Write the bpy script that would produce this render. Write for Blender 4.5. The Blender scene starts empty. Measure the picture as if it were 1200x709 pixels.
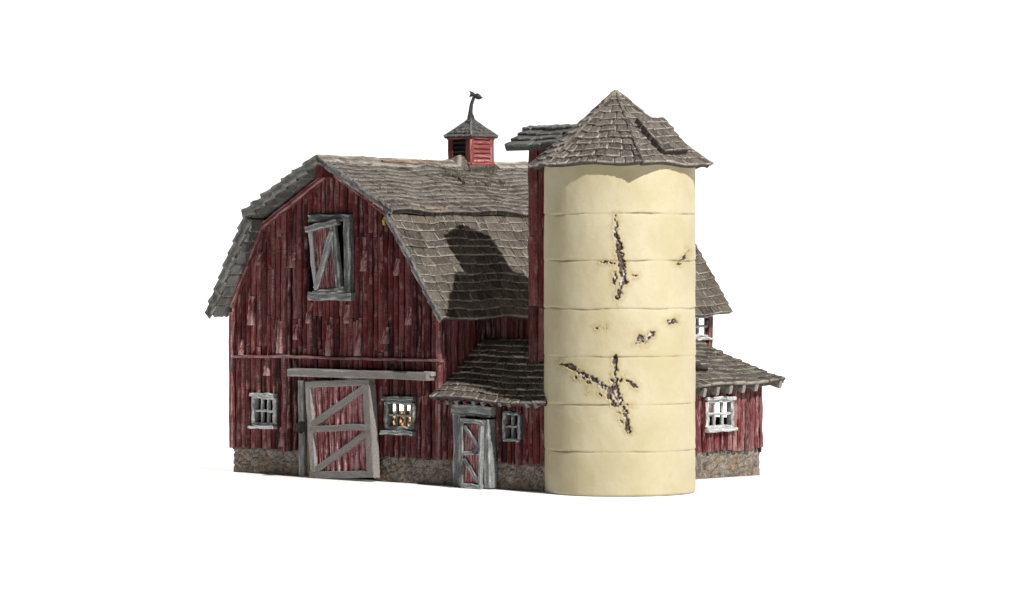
import bpy, math, random
import numpy as np
from mathutils import Vector as V
R = random.Random(7)
S2 = math.sqrt(0.5)
scene = bpy.context.scene
COL = scene.collection

# ------------------------------------------------------------------ survey of the place
# barn frame: a runs along the gable wall (to its right corner, a = 0), b runs along the side wall, z up
FOC, CX, HY, D0, CZ = 4200.0, 600.0, 300.0, 42.16, 2.7
AX = V((S2, -S2, 0)); BX = V((S2, S2, 0)); ZX = V((0, 0, 1)); O0 = V((-0.833, 0, 0))
def P(a, b, z): return O0 + AX*a + BX*b + ZX*z
def on_b(x, y, b0):           # photo measurement -> (a, z) on the plane b = b0
    p = (x-CX)/FOC
    a = (p*(D0+S2*b0)+0.833-S2*b0)/(S2*(1+p)); d = D0+S2*(b0-a)
    return a, CZ-(y-HY)/FOC*d
def on_a(x, y, a0):
    p = (x-CX)/FOC
    b = (p*(D0-S2*a0)+0.833-S2*a0)/(S2*(1-p)); d = D0+S2*(b-a0)
    return b, CZ-(y-HY)/FOC*d
def pb(x, y, b0): a, z = on_b(x, y, b0); return P(a, b0, z)
def pa(x, y, a0): b, z = on_a(x, y, a0); return P(a0, b, z)
NB = -BX                      # normal of the gable wall

# ------------------------------------------------------------------ numpy noise
def _hash(ix, iy, iz, s):
    h = (ix.astype(np.int64)*374761393 + iy.astype(np.int64)*668265263 + iz.astype(np.int64)*2147483647 + s*974634777) & 0xFFFFFFFF
    h = ((h ^ (h >> 13))*1274126177) & 0xFFFFFFFF
    h = ((h ^ (h >> 16))*2246822519) & 0xFFFFFFFF
    return ((h ^ (h >> 15)) & 0xFFFFFF)/float(0xFFFFFF)
def vn(x, y, z, s=0):
    x, y, z = np.broadcast_arrays(np.asarray(x, float), np.asarray(y, float), np.asarray(z, float))
    ix, iy, iz = np.floor(x), np.floor(y), np.floor(z)
    f = [t*t*(3-2*t) for t in (x-ix, y-iy, z-iz)]
    r = 0
    for i in (0, 1):
        for j in (0, 1):
            for k in (0, 1):
                w = (f[0] if i else 1-f[0])*(f[1] if j else 1-f[1])*(f[2] if k else 1-f[2])
                r = r + w*_hash(ix+i, iy+j, iz+k, s)
    return r
def fbm(x, y, z, s=0, o=4):
    r, a, t = 0, 1.0, 0
    for k in range(o):
        r = r + a*vn(x*2**k, y*2**k, z*2**k, s+k); t += a; a *= .5
    return r/t

# ------------------------------------------------------------------ mesh builder
WORLD = {}
class MB:
    def __init__(s): s.v = []; s.f = []; s.tint = []; s.wear = []; s.tc = []; s.mi = []
    def vert(s, p, tint=.5, wear=0., tc=(0, 0, 0)):
        s.v.append(tuple(p)); s.tint.append(tint); s.wear.append(wear); s.tc.append(tuple(tc)); return len(s.v)-1
    def face(s, *i): s.f.append(tuple(i))
    def build(s, name, mat, parent=None, at=None, smooth=False, label=None):
        v = np.array(s.v, dtype=float).reshape(-1, 3)
        c = np.array(at if at is not None else (v.min(0)+v.max(0))/2)
        me = bpy.data.meshes.new(name)
        me.from_pydata([tuple(q) for q in (v-c)], [], s.f)
        me.attributes.new('tint', 'FLOAT', 'POINT').data.foreach_set('value', s.tint)
        me.attributes.new('wear', 'FLOAT', 'POINT').data.foreach_set('value', s.wear)
        me.attributes.new('tc', 'FLOAT_VECTOR', 'POINT').data.foreach_set('vector', np.array(s.tc, dtype=float).ravel())
        if smooth: me.polygons.foreach_set('use_smooth', [True]*len(me.polygons))
        me.materials.append(mat); me.update()
        o = bpy.data.objects.new(name, me); COL.objects.link(o)
        link(o, c, parent)
        if label: o['label'] = label
        return o
def link(o, c, parent):
    c = V(c)
    if parent is not None:
        o.parent = parent; o.location = c-WORLD[parent.name]
    else: o.location = c
    WORLD[o.name] = c
def thing(name, label, cat, at, group=None):
    o = bpy.data.objects.new(name, None); COL.objects.link(o); o.empty_display_size = .3
    link(o, at, None); o['label'] = label; o['category'] = cat
    return o

def strip(mb, s0, s1, e0, e1, n, t0, t1, segs=6, jit=.006, tint=None, wear=0., ch=.014, ew=1.0, endw=.6, skew=0.0, wear1=None):
    """a hand cut board: back at n*t0, front at n*t1; s0-s1 is one end, e0-e1 the other; rounded front edges"""
    s0, s1, e0, e1 = V(s0), V(s1), V(e0), V(e1); n = V(n)
    tint = R.random() if tint is None else tint
    seed = R.random()*50
    wd = (s1-s0).length; L = ((e0+e1)/2-(s0+s1)/2).length
    c = min(ch/max(wd, 1e-4), .3)
    us = [0, 0, c, .5, 1-c, 1, 1]
    ds = [t0, t1-ch*.8, t1, t1+R.uniform(-.3, .3)*ch, t1, t1-ch*.8, t0]
    ws = [0, .55*ew, ew, .12, ew, .55*ew, 0]
    rings = []
    ph = R.random()*9
    for k in range(segs+1):
        t = k/segs
        q0 = s0.lerp(e0, t); q1 = s1.lerp(e1, t)
        wob = (math.sin(t*5+ph)+math.sin(t*11+ph*2))*jit*.5
        ring = []
        for u, d, w in zip(us, ds, ws):
            p = q0.lerp(q1, u)+n*(d+skew*t)
            if d > t0:
                p = p+(s1-s0).normalized()*(wob+R.uniform(-.5, .5)*jit)+n*R.uniform(-.6, .6)*jit
            ee = endw if k in (0, segs) and d > t0 else 0
            wb = wear if wear1 is None else wear*(1-t)+wear1*t
            ring.append(mb.vert(p, tint, min(1, max(w*R.uniform(.3, 1.1), ee*R.random(), wb)), (u*wd+d-t0, t*L, seed)))
        rings.append(ring)
    for k in range(segs):
        for j in range(6):
            mb.face(rings[k][j], rings[k][j+1], rings[k+1][j+1], rings[k+1][j])
        mb.face(rings[k][6], rings[k][0], rings[k+1][0], rings[k+1][6])
    mb.face(*reversed(rings[0])); mb.face(*rings[segs])

def bar(mb, p, q, n, w, t0, t1, **k):
    p, q, n = V(p), V(q), V(n).normalized()
    s = (q-p).normalized().cross(n).normalized()*(w/2)
    strip(mb, p-s, p+s, q-s, q+s, n, t0, t1, **k)
def bar_px(mb, p, q, wpx, b0, t0, t1, **k):      # a board on the plane b=b0 given by two measured ends and a measured width
    dx, dy = q[0]-p[0], q[1]-p[1]; l = math.hypot(dx, dy); ox, oy = -dy/l*wpx/2, dx/l*wpx/2
    b0 -= t1; t0 -= t1; t1 = 0
    strip(mb, pb(p[0]-ox, p[1]-oy, b0), pb(p[0]+ox, p[1]+oy, b0), pb(q[0]-ox, q[1]-oy, b0), pb(q[0]+ox, q[1]+oy, b0), NB, t0, t1, **k)
def box(mb, c, u, v, w, tint=.5, wear=0.):
    c, u, v, w = V(c), V(u), V(v), V(w)
    i = [mb.vert(c+u*x+v*y+w*z, tint, wear, (x*u.length, y*v.length+z*w.length, 3)) for z in (-1, 1) for y in (-1, 1) for x in (-1, 1)]
    for f in ((0, 2, 3, 1), (4, 5, 7, 6), (0, 1, 5, 4), (2, 6, 7, 3), (0, 4, 6, 2), (1, 3, 7, 5)): mb.face(*[i[k] for k in f])
def tube(mb, pts, rads, seg=8, tint=.5, wear=.2):
    rings = []
    for i, (p, r) in enumerate(zip(pts, rads)):
        p = V(p); a = V(pts[max(i-1, 0)]); b = V(pts[min(i+1, len(pts)-1)]); d = (b-a).normalized()
        x = d.orthogonal().normalized() if abs(d.y) > .9 else d.cross(V((0, 1, 0))).normalized(); y = d.cross(x)
        rings.append([mb.vert(p+x*math.cos(2*math.pi*k/seg)*r+y*math.sin(2*math.pi*k/seg)*r, tint, wear, (k*.02, i*.05, 1)) for k in range(seg)])
    for a, b in zip(rings, rings[1:]):
        for k in range(seg): mb.face(a[k], a[(k+1) % seg], b[(k+1) % seg], b[k])
    mb.face(*reversed(rings[0])); mb.face(*rings[-1])

# ------------------------------------------------------------------ materials
def mat(name):
    m = bpy.data.materials.new(name); m.use_nodes = True
    nt = m.node_tree; b = nt.nodes['Principled BSDF']
    b.inputs['Specular IOR Level'].default_value = .25
    return m, nt, b
def nd(nt, t, **k):
    n = nt.nodes.new(t)
    for a, v in k.items(): setattr(n, a, v)
    return n
def attr(nt, n, out='Fac'): return nd(nt, 'ShaderNodeAttribute', attribute_name=n).outputs[out]
def lk(nt, a, b): nt.links.new(a, b)
def mapping(nt, vec, scale):
    m = nd(nt, 'ShaderNodeMapping'); m.inputs['Scale'].default_value = scale; lk(nt, vec, m.inputs['Vector']); return m.outputs[0]
def noise(nt, vec, scale=1, detail=5, rough=.6, dist=0):
    n = nd(nt, 'ShaderNodeTexNoise'); n.inputs['Scale'].default_value = scale; n.inputs['Detail'].default_value = detail
    n.inputs['Roughness'].default_value = rough; n.inputs['Distortion'].default_value = dist
    lk(nt, vec, n.inputs['Vector']); return n.outputs['Fac']
def ramp(nt, fac, pts):
    r = nd(nt, 'ShaderNodeValToRGB'); lk(nt, fac, r.inputs[0]); e = r.color_ramp.elements
    while len(e) < len(pts): e.new(.5)
    for k, (p, c) in enumerate(pts):
        e[k].position = p; e[k].color = (c, c, c, 1) if isinstance(c, (int, float)) else (*c, 1)
    return r.outputs[0]
def mix(nt, fac, a, b, mode='MIX'):
    m = nd(nt, 'ShaderNodeMix', data_type='RGBA', blend_type=mode)
    for s, i in ((fac, 0), (a, 6), (b, 7)):
        if hasattr(s, 'links'): lk(nt, s, m.inputs[i])
        else: m.inputs[i].default_value = s if i == 0 else (*s, 1)
    return m.outputs[2]
def mth(nt, op, a, b=0.):
    m = nd(nt, 'ShaderNodeMath', operation=op)
    for s, i in ((a, 0), (b, 1)):
        if hasattr(s, 'links'): lk(nt, s, m.inputs[i])
        else: m.inputs[i].default_value = s
    return m.outputs[0]
def bump(nt, b, h, strength, dist):
    n = nd(nt, 'ShaderNodeBump'); n.inputs['Strength'].default_value = strength; n.inputs['Distance'].default_value = dist
    lk(nt, h, n.inputs['Height']); lk(nt, n.outputs[0], b.inputs['Normal'])

def wood(name, dark, mid, light, worn, wear_lo=.35, wear_hi=.9, rough=.75, bumpd=.012, greyamt=.6, streak=(26, 2.2, 1), fleck=.5):
    """painted / bare wood: grain runs along tc.y, worn edges carry the dry-brushed colour"""
    m, nt, b = mat(name)
    tc = attr(nt, 'tc', 'Vector'); tint = attr(nt, 'tint'); wear = attr(nt, 'wear')
    g = noise(nt, mapping(nt, tc, streak), 1, 6, .7, .6)
    g2 = noise(nt, mapping(nt, tc, (streak[0]*3, streak[1]*3, 1)), 1, 4, .7)
    big = noise(nt, mapping(nt, tc, (3, 1.3, 7)), 1, 3, .6)
    base = mix(nt, ramp(nt, tint, [(.0, 0.), (1., 1.)]), dark, mid)
    base = mix(nt, ramp(nt, g, [(.40, 0.), (.58, 1.)]), mix(nt, .7, base, dark), base)
    gs = mth(nt, 'ADD', mth(nt, 'MULTIPLY', g2, .5), mth(nt, 'ADD', mth(nt, 'MULTIPLY', big, .55), mth(nt, 'MULTIPLY', tint, .22)))
    base = mix(nt, ramp(nt, gs, [(.56, 0.), (.78, greyamt)]), base, light)
    wf = mth(nt, 'MULTIPLY', wear, mth(nt, 'ADD', .25, mth(nt, 'MULTIPLY', g2, 1.5)))
    base = mix(nt, ramp(nt, wf, [(wear_lo, 0.), (wear_hi, 1.)]), base, worn)
    g3 = noise(nt, mapping(nt, tc, (streak[0]*2.4, streak[1]*2.0, 3)), 1, 3, .6)
    base = mix(nt, mth(nt, 'MULTIPLY', ramp(nt, g3, [(.57, 0.), (.67, 1.)]), fleck), base, worn)
    grit = noise(nt, mapping(nt, tc, (110, 60, 1)), 1, 3, .7)
    base = mix(nt, 1., base, ramp(nt, grit, [(.33, .45), (.62, 1.)]), 'MULTIPLY')
    lk(nt, base, b.inputs['Base Color']); b.inputs['Roughness'].default_value = rough
    bump(nt, b, mth(nt, 'ADD', g, mth(nt, 'MULTIPLY', g2, .5)), .8, bumpd)
    return m
M = {}
M['red'] = wood('weathered_red_paint', (.040, .006, .006), (.285, .028, .026), (.28, .145, .145), (.50, .32, .305), .38, .95, bumpd=.024, greyamt=.55, fleck=.42)
M['redlit'] = wood('bleached_lit_red_paint', (.10, .012, .012), (.32, .038, .038), (.40, .23, .23), (.58, .42, .41), .42, 1.0, bumpd=.022, greyamt=.7, streak=(30, 4, 1), fleck=.55)  # bleached paint, also lightened to carry part of the key light
M['reddoor'] = wood('dry_brushed_red_door', (.17, .016, .020), (.34, .036, .045), (.42, .19, .20), (.66, .44, .45), .30, .95, bumpd=.014, greyamt=.6)
M['redcupola'] = wood('bright_red_paint', (.20, .035, .030), (.38, .075, .066), (.44, .18, .16), (.6, .38, .36), .5, 1.1, greyamt=.3, fleck=.25)
M['shingle'] = wood('grey_brown_shingle', (.058, .048, .038), (.165, .138, .110), (.235, .205, .168), (.56, .51, .44), .20, .75, rough=.85, bumpd=.026, greyamt=.75, streak=(40, 8, 1), fleck=.5)
M['shinglepale'] = wood('pale_grey_shingle', (.072, .060, .050), (.185, .158, .132), (.27, .24, .208), (.64, .58, .51), .20, .72, rough=.85, bumpd=.026, greyamt=.75, streak=(40, 8, 1), fleck=.55)
M['shinglegrey'] = wood('cool_grey_shingle', (.075, .074, .070), (.140, .138, .130), (.20, .198, .188), (.38, .37, .35), .30, .95, rough=.85, bumpd=.022, greyamt=.7, streak=(34, 8, 1))
M['grey'] = wood('grey_trim_paint', (.115, .124, .122), (.24, .253, .25), (.38, .395, .39), (.60, .61, .60), .42, 1.0, bumpd=.010, greyamt=.85, fleck=.3)
M['doorgrey'] = wood('warm_grey_trim_paint', (.24, .22, .205), (.30, .278, .262), (.36, .34, .325), (.50, .47, .46), .6, 1.2, bumpd=.006, greyamt=.5, fleck=.12)
M['white'] = wood('whitewashed_window_wood', (.22, .23, .225), (.36, .375, .37), (.54, .56, .55), (.85, .86, .85), .35, .9, bumpd=.010, greyamt=.8)
M['tan'] = wood('bare_tan_wood', (.30, .185, .10), (.45, .29, .165), (.52, .38, .24), (.6, .46, .30), bumpd=.006, fleck=.2)
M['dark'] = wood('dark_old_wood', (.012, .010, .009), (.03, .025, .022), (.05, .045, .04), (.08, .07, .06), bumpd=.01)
M['rust'] = wood('orange_brown_wood', (.19, .12, .07), (.26, .17, .105), (.31, .25, .19), (.44, .36, .28), bumpd=.01)
m, nt, b = mat('black_iron'); b.inputs['Base Color'].default_value = (.012, .012, .012, 1); b.inputs['Roughness'].default_value = .45; M['iron'] = m
m, nt, b = mat('aged_pewter'); M['pewter'] = m
tc = attr(nt, 'tc', 'Vector'); lk(nt, ramp(nt, noise(nt, tc, 60), [(.4, (.02, .02, .022)), (.65, (.10, .10, .105))]), b.inputs['Base Color'])
b.inputs['Roughness'].default_value = .5; b.inputs['Metallic'].default_value = .3
m, nt, b = mat('yellow_brass'); b.inputs['Base Color'].default_value = (.55, .34, .04, 1); M['brass'] = m

m, nt, b = mat('amber_sunlight_pane'); M['amber'] = m  # amber colour stands for sunlight on something inside the barn
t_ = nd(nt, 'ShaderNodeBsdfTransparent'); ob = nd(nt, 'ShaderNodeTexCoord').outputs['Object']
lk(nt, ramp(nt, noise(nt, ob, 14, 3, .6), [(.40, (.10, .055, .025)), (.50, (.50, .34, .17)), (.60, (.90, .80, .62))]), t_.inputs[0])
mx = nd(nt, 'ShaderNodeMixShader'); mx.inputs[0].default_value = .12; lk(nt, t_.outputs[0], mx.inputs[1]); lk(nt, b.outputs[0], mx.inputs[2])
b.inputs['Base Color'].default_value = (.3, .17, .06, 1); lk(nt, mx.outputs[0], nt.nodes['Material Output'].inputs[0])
# field stone footing
m, nt, b = mat('brown_field_stone'); M['stone'] = m
ob = nd(nt, 'ShaderNodeTexCoord').outputs['Object']; wear = attr(nt, 'wear'); tint = attr(nt, 'tint')
n1 = noise(nt, ob, 9, 6, .65); n2 = noise(nt, ob, 45, 5, .7)
c = ramp(nt, n1, [(.30, (.16, .138, .115)), (.5, (.25, .215, .178)), (.70, (.33, .285, .235))])
c = mix(nt, ramp(nt, tint, [(.70, 0.), (.95, .6)]), c, (.26, .165, .085))
c = mix(nt, ramp(nt, n2, [(.38, .7), (.56, 0.)]), c, (.055, .048, .043))
c = mix(nt, ramp(nt, mth(nt, 'MULTIPLY', wear, mth(nt, 'ADD', .3, n2)), [(.40, 0.), (.80, .8)]), c, (.36, .31, .27))
c = mix(nt, .8, c, ramp(nt, wear, [(.0, .35), (.16, 1.)]), 'MULTIPLY')
lk(nt, c, b.inputs['Base Color']); b.inputs['Roughness'].default_value = .9
bump(nt, b, mth(nt, 'ADD', n1, n2), .7, .02)

# cream silo: paint, chips, grime in the ring joints
m, nt, b = mat('cream_silo_paint'); M['cream'] = m
ob = nd(nt, 'ShaderNodeTexCoord').outputs['Object']
chip = attr(nt, 'wear'); crease = attr(nt, 'tint'); tcv = attr(nt, 'tc', 'Vector')
sx = nd(nt, 'ShaderNodeSeparateXYZ'); lk(nt, tcv, sx.inputs[0])
n1 = noise(nt, ob, 1.6, 5, .6, .4); n2 = noise(nt, ob, 14, 5, .65); n3 = noise(nt, ob, 55, 4, .75)
c = mix(nt, ramp(nt, n1, [(.38, 0.), (.62, 1.)]), (.445, .390, .242), (.500, .447, .305))
c = mix(nt, ramp(nt, n2, [(.52, 0.), (.75, .35)]), c, (.43, .355, .19))
c = mix(nt, ramp(nt, mth(nt, 'MULTIPLY', sx.outputs[0], mth(nt, 'ADD', .35, n2)), [(.15, 0.), (.75, .6)]), c, (.34, .26, .12))   # grime halo
c = mix(nt, ramp(nt, mth(nt, 'MULTIPLY', crease, mth(nt, 'ADD', .3, n2)), [(.22, 0.), (.70, .75)]), c, (.19, .145, .08))
cc = ramp(nt, mth(nt, 'ADD', mth(nt, 'MULTIPLY', n3, .5), mth(nt, 'MULTIPLY', sx.outputs[2], .6)), [(.34, (.095, .068, .050)), (.56, (.22, .178, .145)), (.80, (.56, .51, .46))])
cc = mix(nt, sx.outputs[1], cc, (.062, .044, .033))  # dark crack lines, plus shade painted on the chip rims
c = mix(nt, ramp(nt, chip, [(.40, 0.), (.60, 1.)]), c, cc)
lk(nt, c, b.inputs['Base Color']); b.inputs['Roughness'].default_value = .55
bump(nt, b, mth(nt, 'ADD', n2, mth(nt, 'MULTIPLY', n3, .35)), .35, .012)

# ------------------------------------------------------------------ plank walls
def plank_wall(mb, pos, n, u0, u1, zb, zt, pw=.090, holes=(), joints=(), th=.022, loose=(), jit=.008, wearp=.12, seed=1):
    """pos(u,z) -> point; zb(u), zt(u) are the lower and upper outline; holes (u0,u1,z0,z1)"""
    rr = random.Random(seed); u = u0; k = 0
    while u < u1-.01:
        w = min(pw*rr.uniform(.75, 1.25), u1-u)
        if u1-(u+w) < .04: w = u1-u
        a, c = u, u+w; um = (a+c)/2
        segs = [(zb(um)+rr.uniform(-.02, .015), None)]
        cuts = []
        for (h0, h1, z0, z1) in holes:
            if c > h0+.012 and a < h1-.012: cuts.append((z0, z1))
        top = zt(um)
        lo = segs[0][0]; pieces = []
        for z0, z1 in sorted(cuts):
            if z0 > lo+.02: pieces.append([lo, z0, False])
            lo = z1
        if top > lo+.01: pieces.append([lo, top, True])
        fin = []
        for z0, z1, tp in pieces:
            zs = [z0]
            for j in joints:
                jj = j+rr.uniform(-.03, .03)
                if rr.random() < .38 and z0+.15 < jj < z1-.12: zs.append(jj)
            zs.sort(); zs.append(z1)
            for i in range(len(zs)-1): fin.append((zs[i], zs[i+1], tp and i == len(zs)-2))
        for z0, z1, tp in fin:
            g = rr.uniform(.005, .013)
            za, zc = (zt(a), zt(c)) if tp else (z1-.004, z1-.004)
            if za < z0 or zc < z0: za, zc = max(za, z0+.005), max(zc, z0+.005)
            fr = rr.uniform(-.010, .016); lift = 0; wr = 0
            lean = rr.uniform(-.004, .004)
            strip(mb, pos(a+g+lean, z0+.004), pos(c-g+lean, z0+.004), pos(a+g, za), pos(c-g, zc), n, -.035, fr+th*.3,
                  segs=max(2, int((z1-z0)/.11)), jit=jit, tint=min(1, max(0, rr.gauss(.5, .28))), ch=.024, ew=rr.choice((.2, .4, .75)) if wearp else .3,
                  endw=.7, wear=wearp*rr.random())
            # backing lath so that the gaps stay dark
            box(mb, (V(pos(a, z0))+V(pos(c, z0))+V(pos(a, za))+V(pos(c, zc)))/4-V(n)*.05, (V(pos(c, z0))-V(pos(a, z0)))*.5, ((V(pos(a, za))+V(pos(c, zc)))-(V(pos(a, z0))+V(pos(c, z0))))*.25, V(n)*.012, 0., 0.)
        u = c; k += 1
def loose_end(mb, base, up, side, n, w, L, lift, tint=.9):
    """a sprung board end: starts flush at the top and kicks out at its lower end"""
    p = V(base)+up*L; q = V(base)
    s = side*(w/2)
    strip(mb, q-s*R.uniform(.85, 1.05), q+s*R.uniform(.85, 1.05), p-s*.88, p+s*.88, n, -.01, .016+lift, segs=7, jit=.010, tint=tint, wear=.85, wear1=-.1, ch=.02, skew=-lift-.012, endw=.9)

# ------------------------------------------------------------------ shingles
def shingle_facet(mb, TL, TR, BL, BR, rows, sw=.22, th=.034, seed=1, n=None, lift=.0, bend=None, pale=0., deck=.05, skip=0., over=1.25, v_lo=0., rag=.3):
    rr = random.Random(seed)
    TL, TR, BL, BR = V(TL), V(TR), V(BL), V(BR)
    if n is None:
        n = (BR-BL).cross((TL+TR)/2-(BL+BR)/2).normalized()
    slope = ((TL+TR)/2-(BL+BR)/2).length
    def S(u, v, h):
        p = TL.lerp(TR, u).lerp(BL.lerp(BR, u), v)
        if bend: p = p+bend(u, v)
        return p+n*h
    if deck:
        NU, NV = 20, 5
        gr = [[[mb.vert(S(i/NU, j/NV*.985, h_), .15, 0, (i*.1, j*.1, 1)) for j in range(NV+1)] for i in range(NU+1)] for h_ in (-.004, -.004-deck)]
        for i in range(NU):
            for j in range(NV):
                mb.face(gr[0][i][j], gr[0][i][j+1], gr[0][i+1][j+1], gr[0][i+1][j])
                mb.face(gr[1][i][j], gr[1][i+1][j], gr[1][i+1][j+1], gr[1][i][j+1])
            mb.face(gr[0][i][0], gr[0][i+1][0], gr[1][i+1][0], gr[1][i][0])
            mb.face(gr[0][i+1][NV], gr[0][i][NV], gr[1][i][NV], gr[1][i+1][NV])
        for j in range(NV):
            mb.face(gr[0][0][j+1], gr[0][0][j], gr[1][0][j], gr[1][0][j+1])
            mb.face(gr[0][NU][j], gr[0][NU][j+1], gr[1][NU][j+1], gr[1][NU][j])
    for r in range(rows-1, -1, -1):
        v1b = (r+1)/rows; v0 = max(0, (r+1-over)/rows)
        wl = (S(1, v1b, 0)-S(0, v1b, 0)).length; wob = rr.uniform(-.08, .08)/rows
        u = -rr.random()*.5*sw/max(wl, .01) if wl > 2*sw else 0
        rowth = th*rr.uniform(.85, 1.25)
        while u < 1-1e-4:
            du = sw*rr.uniform(.55, 1.4)/max(wl, .01)
            a, c = max(0, u), min(1, u+du); u += du
            if c-a < .15*sw/max(wl, .01): continue
            if 1-c < .3*sw/max(wl, .01): c = 1; u = 1
            if rr.random() < skip: continue
            t = rowth*rr.uniform(.75, 1.3); tint = min(1, max(0, rr.gauss(.5, .20)+pale))
            v1 = min(1.02, v1b+wob*(r < rows-1)+rr.uniform(-rag, rag*.4)*(.35 if r < rows-1 else .12)/rows)
            gap = min(.006/max(wl, .01), (c-a)*.1)
            ed_ = min(.026/max(wl, .01), (c-a)*.25)
            uu = [a+gap, a+ed_, (a+c)/2, c-ed_, c-gap]
            vv = [v0, v0+(v1-v0)*.55, v1-(v1-v0)*.12, v1]
            tl = rr.uniform(-.25, .25)*t
            sd = rr.random()*40; hi = rr.uniform(.25, 1.)
            g = []
            for j, vj in enumerate(vv):
                row = []
                for i2, ui in enumerate(uu):
                    f = (vj-v0)/(v1-v0+1e-9)
                    h = t*(.12+.88*f)+tl*(i2-2)*.25*f+rr.uniform(-.12, .12)*t
                    if i2 in (0, 4): h -= .28*t
                    if j == 3: h -= .15*t
                    vj2 = vj+(rr.uniform(-.05, .05)/rows if j == 3 else 0)
                    w = 0
                    if j == 3: w = (.45+.55*hi)*rr.uniform(.55, 1)
                    elif j == 2: w = .35*hi*rr.random()
                    if i2 in (0, 4): w = max(w, (.3+.7*hi)*rr.uniform(.3, 1)*(j > 0))
                    row.append(mb.vert(S(ui, vj2, h), tint, w, ((ui-a)*wl, vj*slope, sd)))
                g.append(row)
            for j in range(3):
                for i2 in range(4): mb.face(g[j+1][i2], g[j+1][i2+1], g[j][i2+1], g[j][i2])
            lo = [mb.vert(S(ui, v1-.002, -.003), tint*.5, .35*hi, ((ui-a)*wl, v1*slope+.03, sd)) for ui in uu]
            for i2 in range(4): mb.face(lo[i2], lo[i2+1], g[3][i2+1], g[3][i2])
            for col, fl in ((0, 1), (4, 0)):
                b0 = mb.vert(S(uu[col], v0, -.003), tint*.5, 0, (0, 0, sd))
                ring = [g[0][col], g[1][col], g[2][col], g[3][col], lo[col], b0]
                mb.face(*(ring if fl else ring[::-1]))

# ================================================================== THE BARN
W, L = 3.80, 4.74
RC = -1.90                                   # ridge
EV = 1.97; BRK = 3.215; APX = 3.885          # eave, break and ridge heights (outer face of the roof)
aR, aL, bkR, bkL = .26, -3.92, -.615, -3.188
OV = -.25; BF = 4.90                         # roof ends along b
barn = thing('barn', 'weathered red plank barn with a sagging grey shingle roof and a louvred cupola', 'barn', P(RC, L/2, 0))

def roof_z(a):                               # underside of the roof on the gable
    a = max(min(a, aR), aL)
    if a > bkR: return BRK+(EV-BRK)*(a-bkR)/(aR-bkR)
    if a > RC: return APX+(BRK-APX)*(a-RC)/(bkR-RC)
    if a > bkL: return BRK+(APX-BRK)*(a-bkL)/(RC-bkL)
    return EV+(BRK-EV)*(a-aL)/(bkL-aL)
zt_main = lambda a: roof_z(a)-.175
FB = .30
def wl_px(x0, y0, x1, y1, b0=0):             # window rect on a plane b
    a0, z1 = on_b(x0, y0, b0); a1, z0 = on_b(x1, y1, b0); return (a0, a1, z0, z1)
def wa_px(x0, y0, x1, y1, a0):
    b0, z1 = on_a(x0, y0, a0); b1, z0 = on_a(x1, y1, a0); return (b0, b1, z0, z1)
win_l = wl_px(297, 466, 319.5, 497, -.035)
win_r = wl_px(453.5, 471.5, 481, 502, -.035)
loft = wl_px(363, 256, 405, 346)
doorh = wl_px(356, 446, 436, 556)
RAIL = .0
mb = MB()
holes = [win_l, win_r, loft, (doorh[0], doorh[1], -.2, doorh[3])]
plank_wall(mb, lambda a, z: P(a, 0, z), NB, -W, 0, lambda a: FB, zt_main, holes=holes, joints=(1.04, 1.55, 1.94, 2.55, 2.95), seed=3)
for x, y, ln, w in ((295, 381, 34, 8), (328, 414, 38, 8), (362.5, 379, 24, 7), (386, 417, 36, 7), (420, 417, 42, 8), (427, 318, 24, 8), (314, 440, 22, 7), (499, 332, 24, 8), (407, 379, 22, 7),
                    (303, 311, 16, 7), (343, 314, 18, 8), (452, 403, 20, 7), (480, 381, 22, 7), (331, 523, 22, 7), (347, 398, 18, 6), (282, 416, 18, 6), (466, 323, 20, 7), (373, 300, 30, 7)):
    q = pb(x, y, -.012); p = pb(x-R.uniform(-1, 1), y-ln, -.012)
    loose_end(mb, q, (p-q).normalized(), AX, NB, w/71, (p-q).length, R.uniform(.015, .04), tint=R.uniform(.5, 1))
wall_front = mb.build('wall', M['red'], barn)
# drip batten across the gable
mb = MB(); 
for (xa, ya, xb, yb) in ((272, 417.5, 352, 418.5), (350, 418.7, 440, 420.6), (438, 420.4, 516, 423)):
    bar_px(mb, (xa, ya), (xb, yb), 3.2, 0, .0, .055, segs=10, jit=.008, wear=.55, tint=.6)
mb.build('batten', M['red'], barn, label='thin worn drip batten across the gable')
# trim boards under the rake
mb = MB()
for (p, q) in (((RC, APX), (bkR, BRK)), ((bkR, BRK), (0.0, roof_z(0.0))), ((RC, APX), (bkL, BRK)), ((bkL, BRK), (-W+.03, roof_z(-W+.03)))):
    d = .155
    bar(mb, P(p[0], 0, p[1]-d), P(q[0], 0, q[1]-d), NB, .075, -.02, .05, segs=14, jit=.006, tint=.65, wear=.1)
mb.build('rake_board', M['red'], barn)
# ridge beam end
mb = MB(); box(mb, P(RC-.0, -.06, APX-.16), AX*.07, BX*.17, ZX*.075, .4, .15); mb.build('ridge_beam', M['red'], barn)

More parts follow.
